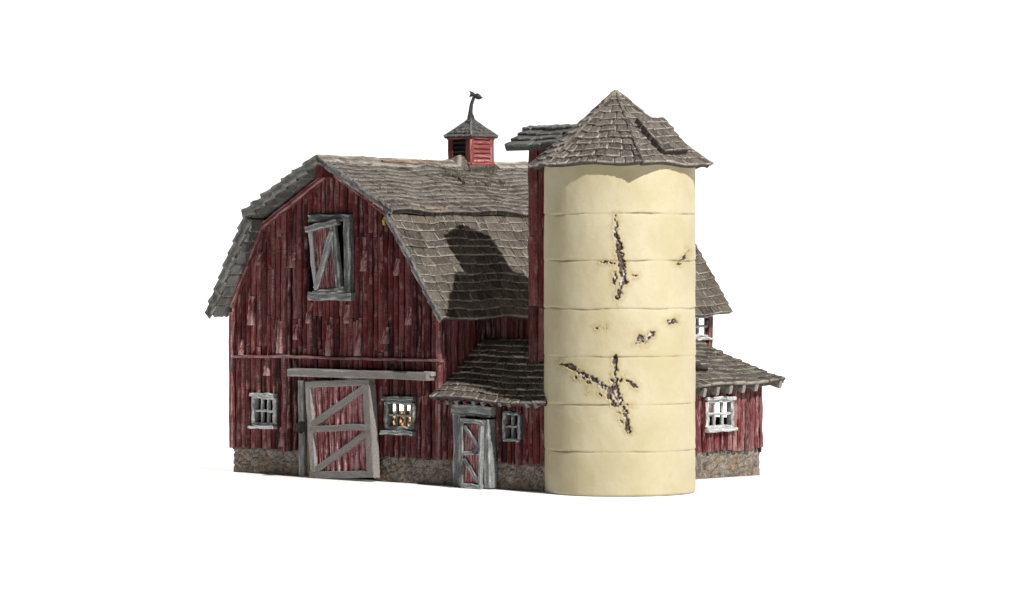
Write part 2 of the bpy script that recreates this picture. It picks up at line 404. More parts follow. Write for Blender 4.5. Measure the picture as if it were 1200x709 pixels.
# side wall (a=0), back gable, left wall
farwin = wa_px(817, 372, 829, 393, 0)
farwin = (farwin[0]-.16, farwin[1], farwin[2], farwin[3])
mb = MB()
plank_wall(mb, lambda b, z: P(0, b, z), AX, 0, L, lambda b: FB, lambda b: 2.20, holes=[farwin], joints=(1.2,), seed=5, wearp=.25)
mb.build('wall', M['red'], barn)
mb = MB()
r0 = on_b(822, 384, L)
plank_wall(mb, lambda a, z: P(a, L, z), BX, -W, 0, lambda a: FB, zt_main, holes=[(-.75, -.12, 1.66, 1.95)], seed=6)
mb.build('wall', M['red'], barn)
b_see, z_see = on_a(467, 478, -W)
mb = MB()
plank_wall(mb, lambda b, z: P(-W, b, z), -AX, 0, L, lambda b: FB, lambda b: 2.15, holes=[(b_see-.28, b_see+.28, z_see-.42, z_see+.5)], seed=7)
mb.build('wall', M['red'], barn)
mb = MB(); box(mb, P(-W, b_see, z_see-.235), BX*.30, ZX*.195, -AX*.006); mb.build('pane', M['amber'], barn, label='added amber pane in the far wall, standing for sunlight inside')  # added pane, tints the view as if sun lit the inside
# corner boards
for p_, q_, n_, w_, e_ in ((P(-.03, 0, FB), P(-.03, 0, 2.02), NB, .3, .035), (P(-W+.03, 0, FB), P(-W+.03, 0, 2.0), NB, .1, .035), (P(0, L-.03, FB), P(0, L-.03, 2.02), AX, .3, .05)):
    mb = MB(); bar(mb, p_, q_, n_, .075, -.02, e_, segs=14, tint=.75, wear=w_); mb.build('corner_board', M['red'], barn)

# ---- roof
def sag(k, s):
    def f(u, v): return ZX*(-k*math.sin(math.pi*u)*(.6+.4*math.sin(u*9+s))+.012*math.sin(u*23+s*3)+.008*math.sin(u*41+v*6))
    return f
mb = MB()
RB = .012
shingle_facet(mb, P(bkR-.03, OV+.01, BRK-.012), P(bkR-.03, BF, BRK-.012), P(aR, OV, EV), P(aR, BF-.02, EV), 12, sw=.20, th=.027, seed=21, bend=sag(.02, 1))
shingle_facet(mb, P(RC, OV, APX), P(RC, BF, APX), P(bkR+.045, OV-.01, BRK+.02), P(bkR+.045, BF+.02, BRK+.02), 13, sw=.15, th=.025, seed=22, bend=sag(.03, 2.2), rag=.35)
# dark far side, seen only from underneath
shingle_facet(mb, P(bkL+.02, BF, BRK-.04), P(bkL+.02, OV, BRK-.04), P(aL, BF, EV), P(aL, OV, EV), 11, sw=.3, th=.05, seed=23)
shingle_facet(mb, P(RC, BF, APX), P(RC, OV, APX), P(bkL-.06, BF, BRK-.02), P(bkL-.06, OV-.01, BRK-.02), 10, sw=.3, th=.045, seed=24)
roof = mb.build('roof', M['shingle'], barn)
# shingled soffit of the overhang (left half is seen from below)
mb = MB()
def soffit(p, q, rows, seed, off=.05, pr=.0):
    (a0, z0), (a1, z1) = p, q
    dn = V(P(a1, 0, z1)-P(a0, 0, z0)); nn = BX.cross(dn).normalized()
    if nn.z > 0: nn = -nn
    tl = P(a0, OV+.02, z0)+nn*off; tr = P(a0, .02, z0)+nn*off; bl = P(a1, OV+.02, z1)+nn*off; br = P(a1, .02, z1)+nn*off
    shingle_facet(mb, tl, tr, bl, br, rows, sw=.20, th=.022, seed=seed, n=nn, deck=.0, rag=.2)
soffit((bkL+.02, BRK-.04), (aL, EV), 9, 31)
soffit((RC, APX), (bkL-.04, BRK-.02), 8, 32)
mb.build('soffit', M['shinglegrey'], roof, label='grey shingled underside of the gable overhang')
# rake edge: the stepped ends of the courses
mb = MB()
for p, q, w, nn_, st in (((RC, APX), (bkR+.03, BRK+.03), .085, 9, .012), ((bkR-.06, BRK-.02), (aR, EV+.0), .075, 10, .012), ((RC, APX), (bkL-.07, BRK), .13, 7, .036), ((bkL-.01, BRK-.03), (aL, EV), .14, 8, .040)):
    d_ = V(P(q[0], 0, q[1])-P(p[0], 0, p[1])); o_ = BX.cross(d_).normalized()
    if o_.z < 0: o_ = -o_
    for i in range(nn_):
        t0 = i/nn_; t1 = min(1.01, (i+1.2)/nn_)
        A_ = P(p[0], OV, p[1]-.02)+d_*t0+o_*R.uniform(-.4, 0)*st; B_ = P(p[0], OV, p[1]-.02)+d_*t1+o_*st*R.uniform(.6, 1.1)
        bar(mb, A_, B_, NB, w*R.uniform(.9, 1.1), -.03+.004*i, .018+R.uniform(-.008, .008), segs=4, jit=.006, ch=.010, tint=R.random(), wear=.2)
mb.build('rake_edge', M['shinglegrey'], roof)
# ridge caps, a rusty board and a torn patch with splinters
for b0, b1, w in ((-.27, .5, .20), (.47, 1.35, .24), (1.3, 2.1, .18), (2.7, 3.6, .18), (3.5, 4.9, .20)):
    mb = MB()
    for sgn in (1, -1):
        dn = V(P(RC+sgn*1.285, 0, BRK)-P(RC, 0, APX)).normalized(); nn = ZX-dn*dn.z; nn.normalize()
        p = P(RC, b0, APX+.028-.03*math.sin(math.pi*(b0+.25)/5.1)); q = P(RC, b1, APX+.028-.03*math.sin(math.pi*(b1+.25)/5.1))
        o = dn*(w*.5-.012)
        bar(mb, p+o, q+o, nn, w, -.02, .016, segs=9, jit=.014, wear=.2, tint=.5)
    mb.build('ridge_cap', M['shingle'], roof)
nU = AX*.464+ZX*.886
b0_, b1_ = on_a(440, 184, RC)[0], on_a(508, 184, RC)[0]
mb = MB(); bar(mb, P(RC+.10, b0_, APX-.035), P(RC+.10, b1_, APX-.06), nU, .045, -.01, .038, segs=12, jit=.012, tint=.5)
mb.build('bare_board', M['rust'], roof, label='orange brown bare board along the ridge')
b0_, b1_ = on_a(496, 246, bkR-.03)[0], on_a(524, 246, bkR-.03)[0]
mb = MB(); bar(mb, P(bkR-.02, b0_, BRK+.055), P(bkR-.02, b1_, BRK+.05), nU, .04, -.01, .012, segs=9, jit=.008, tint=.6)
mb.build('bare_board', M['rust'], roof, label='orange brown bare board at the roof break')
mb = MB()
def on_upper(x, y):                          # a point of the upper slope
    lo, hi = bkR, RC
    best = None
    for k in range(81):
        a = RC+(bkR-RC)*k/80
        b, z = on_a(x, y, a); e = abs(z-(APX+(BRK-APX)*(a-RC)/(bkR-RC)))
        if best is None or e < best[0]: best = (e, P(a, b, APX+(BRK-APX)*(a-RC)/(bkR-RC)))
    return best[1]
for p, q, w in (((513, 197), (541, 215), .07), ((500, 208), (536, 207), .10), ((541, 205), (530, 216), .05), ((538, 212), (543, 218), .06), ((548, 222), (556, 216), .10), ((560, 214), (572, 219), .07), ((520, 213), (505, 215), .07), ((570, 212), (590, 217), .06)):
    mb = MB()
    bar(mb, on_upper(*p)+nU*.0, on_upper(*q)+nU*.03, nU, w*.55, -.02, .03, segs=6, jit=.014, tint=.1+.5*R.random(), wear=.0, ew=.35, endw=.3)
    mb.build('splinter', M['shingle'], roof, label='torn splinter of a roof shingle')
# crumpled flashing at the foot of the cupola
mb = MB()
n_ = 22
c0 = on_upper(545, 192)+V((0, 0, 0))
rag = []
for i in range(n_+1):
    row = []
    for j in range(n_+1):
        x, y = i/n_*2-1, j/n_*2-1
        r = math.hypot(x, y*.9)
        h = .13*max(0, 1-r**1.4)**.8+.02*math.sin(x*7+y*3)*max(0, 1-r)+.012*math.sin(y*15-x*6)*max(0, 1-r)
        p = c0+BX*(x*.21)+(AX*.886-ZX*.464)*(y*.16)+nU*(h-.03-.03*max(0, r-1)+.02)
        row.append(mb.vert(p, .55, .5*max(0, math.sin(x*8+y*4))+.15, (x*.2, y*.2, 4)))
    rag.append(row)
for i in range(n_):
    for j in range(n_): mb.face(rag[i][j], rag[i][j+1], rag[i+1][j+1], rag[i+1][j])
mb.build('flashing', M['shingle'], roof, smooth=True)
# little yellow hook under the break
mb = MB()
h = pb(454, 256, -.02)
tube(mb, [h+NB*.0, h+NB*.05, h+NB*.06-ZX*.02, h+NB*.055-ZX*.07, h+NB*.035-ZX*.075], [.016, .018, .020, .018, .01], 8, .5, 0)
mb.build('hook', M['brass'], barn)

# ---- stone footing
def stone_block(mb, p0, u, up, n, seed, res=.022):
    """a rubble-faced slab: p0 lower corner, u and up span it, n outwards; rounded stones are pushed out of the face"""
    nu = max(4, int(u.length/res)); nv = max(4, int(up.length/res))
    uu, vv = np.meshgrid(np.linspace(0, 1, nu+1), np.linspace(0, 1, nv+1), indexing='ij')
    X = uu*u.length; Y = vv*up.length
    rs = np.random.RandomState(seed); cnt = int(u.length*up.length*95)+4
    pts = np.stack([rs.rand(cnt)*u.length, rs.rand(cnt)*up.length], 1); colr = rs.rand(cnt)
    d = np.sqrt((X[..., None]-pts[:, 0])**2*.6+(Y[..., None]-pts[:, 1])**2*1.4)
    srt = np.sort(d, -1); ed = np.clip((srt[..., 1]-srt[..., 0])/.05, 0, 1); idx = d.argmin(-1)
    h = .026*np.sqrt(ed)+.008*(fbm(X*18, Y*18, 0, seed)-.5)-.03
    h += -.03*np.clip((vv-.93)/.07, 0, 1)*.4
    ids = np.zeros((nu+1, nv+1), int)
    un = u.normalized(); upn = up.normalized()
    for i in range(nu+1):
        for j in range(nv+1):
            p = p0+u*float(uu[i, j])+up*float(vv[i, j])+n*float(h[i, j])
            ids[i, j] = mb.vert(p, float(colr[idx[i, j]]), float(ed[i, j])*.8*rs.rand()+.2*float(ed[i, j]), (X[i, j], Y[i, j], 0))
    for i in range(nu):
        for j in range(nv): mb.face(int(ids[i, j]), int(ids[i+1, j]), int(ids[i+1, j+1]), int(ids[i, j+1]))
    # solid core behind the face
    c = p0+u*.5+up*.5-n*.11
    box(mb, c, u*.5, up*.498, n*.065, .3, .1)
mb = MB()
ft = FB+.015
Z3 = ZX*(ft+.006); zb0 = -.006
da, db = doorh[0]-.02, doorh[1]+.02
stone_block(mb, P(-W+.05, 0, zb0), AX*(da+W-.05), Z3, NB, 1)
stone_block(mb, P(db, 0, zb0), AX*(0-db+.02), Z3, NB, 2)
stone_block(mb, P(-W+.04, L-.04, zb0), -BX*(L-.08), Z3, -AX, 3, .06)
stone_block(mb, P(0, L-.04, zb0), -AX*(W-.08), Z3, BX, 4, .06)
stone_block(mb, P(-.02, 4.1, zb0), BX*(L-.04-4.1), Z3, AX, 5, .05)
mb.build('foundation', M['stone'], barn)
mb = MB(); box(mb, P(-W/2, L/2, .02), AX*(W/2-.15), BX*(L/2-.15), ZX*.018, .3, 0); mb.build('floor', M['dark'], barn)

# ---- windows
def window(parent, pos, n, r, cols, rows, fw, mats, proud=.035, sill=True, head=True, mw=.024, inset=.0, label=None, ragged=.008):
    """pos(u,z); r=(u0,u1,z0,z1) the opening; frame > muntin, sill, head_board"""
    u0, u1, z0, z1 = r
    mb = MB()
    def br(mb, p, q, w, t0, t1, **k): bar(mb, pos(*p), pos(*q), n, w, t0, t1, **k)
    br(mb, (u0-fw*.3, z0), (u0-fw*.3, z1), fw, -.05, proud, segs=7, jit=ragged, wear=.35)
    br(mb, (u1+fw*.3, z0), (u1+fw*.3, z1), fw, -.05, proud, segs=7, jit=ragged, wear=.25)
    br(mb, (u0-fw*.4, z1+fw*.2), (u1+fw*.4, z1+fw*.2), fw*.9, -.05, proud, segs=6, jit=ragged, wear=.2)
    br(mb, (u0-fw*.4, z0-fw*.2), (u1+fw*.4, z0-fw*.2), fw*.9, -.05, proud, segs=6, jit=ragged, wear=.4)
    f = mb.build('window', mats, parent, label=label)
    mb = MB()
    for c in range(1, cols):
        u = u0+(u1-u0)*c/cols+R.uniform(-.004, .004); br(mb, (u, z0), (u+R.uniform(-.006, .006), z1), mw, -.03-inset, .012-inset, segs=6, jit=.004, wear=.2)
    for c in range(1, rows):
        z = z0+(z1-z0)*c/rows; br(mb, (u0, z), (u1, z+R.uniform(-.005, .005)), mw, -.028-inset, .016-inset, segs=6, jit=.004, wear=.25)
    mb.build('muntin', mats, f)
    if sill:
        mb = MB(); br(mb, (u0-fw*1.0, z0-fw*.75), (u1+fw*.9, z0-fw*.82), fw*.7, -.0, proud+.05, segs=8, jit=ragged*1.4, wear=.55); mb.build('sill', mats, f)
    if head:
        mb = MB(); br(mb, (u0-fw*.95, z1+fw*.72), (u1+fw*.9, z1+fw*.70), fw*.7, -.0, proud+.03, segs=8, jit=ragged*1.4, wear=.3); mb.build('head_board', mats, f)
    return f
gpos = lambda u, z: P(u, 0, z)
window(barn, gpos, NB, win_l, 3, 2, .055, M['white'], mw=.03, label='small six pane whitewashed window left of the barn door')
window(barn, gpos, NB, win_r, 3, 2, .075, M['grey'], mw=.032, label='small six pane grey window right of the barn door with light through it')
window(barn, lambda u, z: P(0, u, z), AX, farwin, 2, 2, .05, M['white'], mw=.035, label='whitewashed window high in the side wall above the lean-to roof')

# ---- big sliding door
bD = -.10
mb = MB()
xs = [366+i*(432-366)/10 for i in range(11)]
box(mb, (pb(362, 452, bD)+pb(431, 452, bD)+pb(436, 552, bD)+pb(367, 552, bD))/4-NB*.02, (pb(431, 452, bD)-pb(362, 452, bD))*.49, ZX*.515, NB*.02, .2, 0)
for i in range(10):
    t0, t1 = i/10+.009, (i+1)/10-.009
    def e(t, top): 
        return pb(361+(431-361)*t, 450-2*t, bD-.03) if top else pb(366+(434-366)*t, 555, bD-.03)
    strip(mb, e(t0, 0), e(t1, 0), e(t0, 1), e(t1, 1), NB, -.05, R.uniform(-.008, .008), segs=12, jit=.010, ch=.026, tint=R.uniform(.2, 1), wear=.25*R.random())
door = mb.build('barn_door', M['reddoor'], barn, label='red plank sliding door with a grey double Z frame')
mb = MB()
k_ = dict(segs=10, jit=.006, ch=.012, tint=.5, ew=.5)
def tr(p, q, w, lo=0., hi=.060, **k): bar_px(mb, p, q, w, bD, lo, hi, **{**k_, **k})
tr((360.5, 452), (366, 553), 6.5, wear=.75)
tr((428.5, 451), (433.5, 556), 8.5, -.045)
tr((357.5, 450.5), (432, 448), 8, lo=-.045)
tr((362.5, 556), (437.5, 556), 8, lo=-.045)
mb.build('door_frame', M['doorgrey'], door)
mb = MB(); tr((363, 503), (434, 500), 7.5, hi=.066); mb.build('cross_rail', M['doorgrey'], door)
mb = MB(); tr((364, 498), (430, 452), 8, hi=.060); mb.build('brace', M['doorgrey'], door)
mb = MB(); tr((367, 552), (433, 505), 7.5, hi=.060); mb.build('brace', M['doorgrey'], door)
mb = MB(); h = pb(359.5, 500, bD)
box(mb, h+NB*.08, AX*.020, NB*.03, ZX*.065, .5); tube(mb, [h+NB*.08+ZX*.06, h+NB*.15+ZX*.03, h+NB*.15-ZX*.04, h+NB*.08-ZX*.07], [.018]*4, 8)
mb.build('handle', M['iron'], door, label='black iron latch')
# jambs and the track board
mb = MB(); bar_px(mb, (351.5, 446), (353, 558), 6.5, 0, -.02, .075, segs=12, jit=.006, tint=.55, wear=.15); mb.build('door_post', M['grey'], barn)
mb = MB(); bar_px(mb, (358, 447), (359, 558), 7.5, .0, -.03, .02, segs=12, jit=.005, tint=.5); mb.build('door_post', M['tan'], barn, label='bare tan inner post at the door opening')
mb = MB()
bar_px(mb, (336.5, 436.2), (499, 441.3), 9.5, 0, .03, .17, segs=18, jit=.006, tint=.45, wear=.2, ch=.014)
track = mb.build('door_track', M['doorgrey'], barn)
mb = MB(); bar_px(mb, (496, 437.5), (505, 438.3), 4.5, 0, .0, .11, segs=4, jit=.006, tint=.9, wear=.8); mb.build('track_bracket', M['doorgrey'], track)

# ---- loft door
mb = MB()
def lt(p, q, w, hi=.05, lo=-.02, **k): bar_px(mb, p, q, w, 0, lo, hi, **{**dict(segs=8, jit=.009, ch=.014, wear=.15), **k})
lt((361, 255), (409, 255.5), 9, .06)
lt((405.5, 251), (406.5, 346), 7.5, .055)
lt((360, 347), (411, 347.5), 10, .075)
loftf = mb.build('loft_door', M['grey'], barn, label='small loft door hanging crooked in a grey frame')
mb = MB()
for i in range(5):
    t0, t1 = i/5, (i+1)/5
    strip(mb, pb(371+26*t0, 343, -.045), pb(371+26*t1, 343, -.045), pb(365+26*t0, 268-5*t0, -.085), pb(365+26*t1, 268-5*t1, -.085), NB, -.02, .016, segs=9, jit=.008, tint=R.uniform(.1, .9))
leaf = mb.build('door_leaf', M['red'], loftf)
mb = MB()
def ll(p, q, w, hi=.05, **k): strip_px(mb, p, q, w, hi, **k)
def strip_px(mb, p, q, wpx, hi, **k):        # the leaf leans out at its top
    def f(x, y):
        bb = -.03-.05*(343-y)/75-hi; return pb(x, y, bb)
    dx, dy = q[0]-p[0], q[1]-p[1]; l = math.hypot(dx, dy); ox, oy = -dy/l*wpx/2, dx/l*wpx/2
    strip(mb, f(p[0]-ox, p[1]-oy), f(p[0]+ox, p[1]+oy), f(q[0]-ox, q[1]-oy), f(q[0]+ox, q[1]+oy), NB, -hi, 0, **{**dict(segs=8, jit=.009, ch=.013, wear=.15), **k})
ll((362, 272), (370, 342), 4.5, wear=.7, tint=.9)
ll((388.5, 264), (396.5, 338), 6)
ll((357, 269), (394, 259.5), 7.5, .062)
ll((366, 344), (402, 338.5), 6.5, .06, wear=.4)
mb.build('leaf_frame', M['grey'], leaf)
mb = MB(); ll((369, 338), (388, 271), 6.5, .055); mb.build('brace', M['grey'], leaf)
mb = MB(); box(mb, pb(377, 260, .03), AX*.06, BX*.01, ZX*.02, .5, 0); mb.build('latch', M['brass'], loftf)

# ---- cupola
cb = 2.348; cs = .205; cz0 = 3.62; cz1 = 4.215
mb = MB()
for sx, sy in ((1, -1), (-1, -1), (1, 1), (-1, 1)):
    bar(mb, P(RC+sx*(cs-.03), cb+sy*(cs-.03), cz0), P(RC+sx*(cs-.03), cb+sy*(cs-.03), cz1), AX*sx, .075, -.055, .035, segs=6, jit=.005, tint=.5, wear=.2)
louv = []
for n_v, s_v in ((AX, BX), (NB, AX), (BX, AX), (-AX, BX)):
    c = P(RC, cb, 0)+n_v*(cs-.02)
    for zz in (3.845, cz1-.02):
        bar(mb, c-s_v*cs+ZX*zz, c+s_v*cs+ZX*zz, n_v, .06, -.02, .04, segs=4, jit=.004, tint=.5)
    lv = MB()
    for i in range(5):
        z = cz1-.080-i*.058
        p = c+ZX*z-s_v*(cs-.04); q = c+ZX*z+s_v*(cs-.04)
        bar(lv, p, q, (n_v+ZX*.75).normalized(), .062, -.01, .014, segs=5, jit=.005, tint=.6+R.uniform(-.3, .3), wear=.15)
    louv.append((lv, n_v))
    box(mb, P(RC, cb, 3.9)+n_v*(cs-.10), s_v*(cs-.08), ZX*.31, n_v*.008, 0, 0)
cup = mb.build('cupola', M['redcupola'], barn, label='red louvred cupola on the ridge')
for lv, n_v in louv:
    lv.build('louver_panel', M['redcupola'] if n_v == AX else M['dark'], cup, label='bright red louvres' if n_v == AX else 'red louvres darkened as painted shade')  # shade painted in: sides turned from the key get dark wood
mb = MB()
for n_v, s_v in ((AX, BX), (NB, AX), (BX, AX), (-AX, BX)):
    c = P(RC, cb, 0)+n_v*(cs-.005); wd_ = s_v*(cs+.03)
    strip(mb, c-wd_+ZX*3.60, c+wd_+ZX*3.60, c-wd_+ZX*3.835, c+wd_+ZX*3.835, n_v, -.04, .035, segs=4, jit=.01, tint=.3, wear=.0, ew=.5)
mb.build('curb', M['shingle'], cup, label='grey shingled curb under the cupola')
mb = MB()
hr = .243; cap = P(RC, cb, 4.445)
cor = [P(RC+hr*x, cb+hr*y, 4.195) for x, y in ((-1, -1), (1, -1), (1, 1), (-1, 1))]
mid = [P(RC+hr*.45*x, cb+hr*.45*y, 4.318) for x, y in ((-1, -1), (1, -1), (1, 1), (-1, 1))]
for i in range(4):
    j = (i+1) % 4
    shingle_facet(mb, mid[i], mid[j], cor[i], cor[j], 3, sw=.11, th=.02, seed=40+i, deck=.02)
    shingle_facet(mb, cap.lerp(mid[i], .04), cap.lerp(mid[j], .04), mid[i]-ZX*.01, mid[j]-ZX*.01, 2, sw=.11, th=.02, seed=50+i, deck=.01)
    bar(mb, cap, mid[i]+ZX*.012, (mid[i]-cap).cross(ZX).cross(mid[i]-cap).normalized(), .03, -.01, .014, segs=4, jit=.004, tint=.6, wear=.25)
    bar(mb, mid[i]+ZX*.012, cor[i]+ZX*.012, (cor[i]-mid[i]).cross(ZX).cross(cor[i]-mid[i]).normalized(), .03, -.01, .014, segs=4, jit=.004, tint=.6, wear=.25)
mb.build('cupola_roof', M['shinglegrey'], cup)
mb = MB()
ctr = P(RC, cb, 0); yv = ctr.y
dv = D0+yv
def pv(x, y, o=0.): return V(((x-CX)/FOC*dv, yv+o, CZ-(y-HY)/FOC*dv))
tube(mb, [pv(551.5, 141), pv(551, 137), pv(551.5, 130), pv(552.5, 122), pv(555, 115), pv(556.5, 111.5)], [.05, .036, .027, .023, .021, .02], 10, .5, .3)
tube(mb, [pv(548.6, 141), pv(550, 136), pv(551.5, 132)], [.018, .016, .014], 7); tube(mb, [pv(555.2, 140.5), pv(554.2, 136), pv(552.2, 132)], [.018, .016, .014], 7)
# a short fat arrow with a ragged tail and a leaf-shaped head
def slab(mb, pts, th):
    n = len(pts)
    a = [mb.vert(pv(x, y, -th), .5, .3, (x*.01, y*.01, 0)) for x, y in pts]; c = [mb.vert(pv(x, y, th), .5, .3, (x*.01, y*.01, 0)) for x, y in pts]
    m_ = sum((V(mb.v[i]) for i in a), V())/n
    f0 = mb.vert(m_-V((0, th*.9, 0)), .5, .6, (1, 1, 0)); f1 = mb.vert(m_+V((0, th*2.9, 0)), .5, .3, (1, 1, 0))
    for i in range(n):
        j = (i+1) % n; mb.face(f0, a[i], a[j]); mb.face(f1, c[j], c[i]); mb.face(a[i], c[i], c[j], a[j])
slab(mb, [(549, 105.6), (551.5, 107), (554.5, 107.6), (557, 110), (556, 112.5), (553, 113.2), (549.4, 114.2), (550.6, 111), (551, 109)], .03)
slab(mb, [(556, 111), (558.5, 109.2), (561.5, 109.8), (564, 112.6), (566, 114.8), (562, 116.6), (558, 116.4), (556.6, 114)], .03)
mb.build('weather_vane', M['pewter'], cup, label='crooked dark metal weather vane')

# ================================================================== side shed (part of the barn)
SH = 1.38; SN = 1.71; SF = 4.17
zS = lambda u: 1.08
shedwin = wl_px(590.5, 485, 606, 515, -.035)
sdoor = wl_px(535, 487, 575, 571)
mb = MB()
plank_wall(mb, lambda a, z: P(a, 0, z), NB, .0, SN, lambda a: FB, lambda a: 1.10, holes=[shedwin, (sdoor[0], sdoor[1], -.2, sdoor[3])], pw=.095, seed=11)
swall = mb.build('shed_wall', M['red'], barn, label='dull red shed wall with the small entrance door')
rw = wa_px(830.5, 471, 858, 499, SH+.03)
mb = MB()
plank_wall(mb, lambda b, z: P(SH, b, z), AX, 1.3, SF, lambda b: FB+.03, lambda b: 1.22, holes=[rw], pw=.078, seed=12, wearp=.5, jit=.01)
mb.build('shed_wall', M['redlit'], barn, label='bleached red shed wall right of the silo, lightened as if lit')
mb = MB()
plank_wall(mb, lambda a, z: P(a, SF, z), BX, .04, SH, lambda a: FB, lambda a: 1.65-.40*a, holes=[(.28, .90, .70, 1.06)], seed=13)
mb.build('shed_wall', M['red'], barn)
mb = MB()
stone_block(mb, P(0, 0, zb0), AX*(sdoor[0]-.01), Z3, NB, 8)
mb.build('shed_foundation', M['stone'], barn); mb = MB()
stone_block(mb, P(sdoor[1]+.01, 0, zb0), AX*(SN-sdoor[1]-.01), Z3, NB, 9)
mb.build('shed_foundation', M['stone'], barn); mb = MB()
stone_block(mb, P(SH-.02, 1.3, zb0), BX*(SF-1.3-.03), Z3+ZX*.03, AX, 10)
stone_block(mb, P(SH-.05, SF-.03, zb0), -AX*(SH-.1), Z3+ZX*.03, BX, 12, .05)
mb.build('shed_foundation', M['stone'], barn)
window(barn, gpos, NB, shedwin, 2, 2, .045, M['grey'], mw=.032, sill=False, head=False, label='narrow four pane grey window beside the shed door')
window(barn, lambda u, z: P(SH, u, z), AX, rw, 3, 2, .055, M['white'], mw=.034, label='six pane whitewashed window in the bleached shed wall')
# shed roof
mb = MB()
hb, hz = .68, 1.70
shingle_facet(mb, P(-.0, hb, hz), P(1.25, hb, hz), P(-.07, -.13, 1.035), P(1.86, -.13, 1.015), 10, sw=.16, th=.026, seed=61, bend=lambda u, v: ZX*(.02*math.sin(u*7)*v))
shingle_facet(mb, P(1.25, hb, hz), P(0, hb, hz), P(1.84, 1.5, 1.02), P(0, 1.62, 1.0), 8, sw=.25, th=.034, seed=63)
shingle_facet(mb, P(1.25, hb, hz), P(1.25, hb+.02, hz), P(1.86, -.13, 1.015), P(1.84, 1.5, 1.02), 8, sw=.22, th=.034, seed=64)
shingle_facet(mb, P(0, hb, hz+.01), P(0, SF+.19, hz), P(1.57, .9, 1.07), P(SH+.2, SF+.2, 1.165), 11, sw=.18, th=.027, seed=62, bend=lambda u, v: ZX*(.05*math.sin(math.pi*v)*(1-u)+.012*math.sin(u*17+v*3)-.02*math.sin(math.pi*v)*u))
shedroof = mb.build('shed_roof', M['shingle'], barn)
mb = MB()
q = pa(824, 436, .95); 
for i in range(3):
    bar(mb, P(.92+.10*i, 3.05, 1.41-.035*i), P(.98+.10*i, 3.34, 1.40-.035*i), (ZX*.93+AX*.36), .09, -.01, .05, segs=5, jit=.01, tint=.1, skew=-.03)
mb.build('lifted_shingle', M['dark'], shedroof, label='dark lifted boards beside the silo')
# rafter tails
for i in range(9):
    bq = 2.2+i*.236 if i < 8 else SF+.13
    mb = MB()
    z_ = 1.075+.10*(bq-2.2)/2.1
    bar(mb, P(SH-.02, bq, z_-.005), P(SH+.175, bq, z_-.055), BX, .105, -.026, .026, segs=3, jit=.006, tint=.8, wear=.5, ch=.012)
    mb.build('rafter_tail', M['doorgrey'], barn)
for i in range(12):
    aq = .06+i*.145; mb = MB()
    bar(mb, P(aq, .02, 1.045), P(aq, -.10, .985), AX, .055, -.024, .024, segs=3, jit=.006, tint=.4, ch=.01)
    mb.build('rafter_tail', M['grey'] if i % 3 else M['red'], barn)
# shed door: post, lintel and a crooked leaf standing ajar
mb = MB()
bar_px(mb, (534.5, 484), (535, 571), 9.5, 0, -.03, .055, segs=10, jit=.008, wear=.15, tint=.5); mb.build('door_post', M['grey'], barn)
mb = MB(); bar_px(mb, (529, 478.5), (575.5, 481.5), 10.5, 0, -.02, .085, segs=8, jit=.010, wear=.2, tint=.5)
bar_px(mb, (530, 484.5), (574, 487), 5, 0, -.02, .06, segs=8, jit=.008, wear=.15, tint=.4); mb.build('door_lintel', M['grey'], barn)
bS = -.13
mb = MB()
zc = (pb(550, 491, bS).z+pb(555, 572, bS).z)/2
corn = [pb(538.5, 490.5, bS), pb(564.5, 493, bS), pb(562.5, 573, bS), pb(538, 571.5, bS)]
cc_ = sum(corn, V())/4
corn = [c-NB*.0 for c in corn]
strip(mb, corn[3], corn[2], corn[0], corn[1], NB, -.11, .0, segs=10, jit=.005, tint=.4, ch=.012)
sd = mb.build('shed_door', M['grey'], barn, label='small crooked grey door standing ajar')
mb = MB()
for i in range(3):
    t0, t1 = i/3, (i+1)/3
    strip(mb, pb(542+19*t0, 566, bS), pb(542+19*t1, 566, bS), pb(542+19*t0, 498, bS), pb(542+19*t1, 498, bS), NB, -.01, .016, segs=8, jit=.006, tint=R.uniform(.3, .9), wear=.2)
mb.build('door_panel', M['reddoor'], sd)
mb = MB()
def sl(p, q, w, hi=.045, **k): bar_px(mb, p, q, w, bS, 0, hi, **{**dict(segs=7, jit=.006, ch=.011, wear=.12), **k})
sl((540.5, 492), (540, 570), 4); sl((562.5, 494), (561, 571), 3.6); sl((540, 493), (565, 495.2), 5, .05); sl((540, 569), (563, 571), 6, .05)
mb.build('door_frame', M['grey'], sd)
mb = MB(); sl((543, 531), (562, 531), 5, .05); mb.build('cross_rail', M['grey'], sd)
mb = MB(); sl((544, 499), (560, 525), 4.4); mb.build('brace', M['grey'], sd)
mb = MB(); sl((543, 537), (560, 565), 4.2); mb.build('brace', M['grey'], sd)
mb = MB(); h = pb(562, 528, bS)+NB*.06
for i in range(1):
    tube(mb, [h-NB*.03, h, h+NB*.03, h+NB*.05], [.03, .045, .042, .02], 12, .5, .3)
mb.build('door_knob', M['pewter'], sd)
mb = MB(); bar_px(mb, (568.5, 492), (570.5, 572), 8, bS+.03, -.10, .02, segs=9, jit=.007, tint=.6, wear=.25)
mb.build('door_edge', M['grey'], sd)

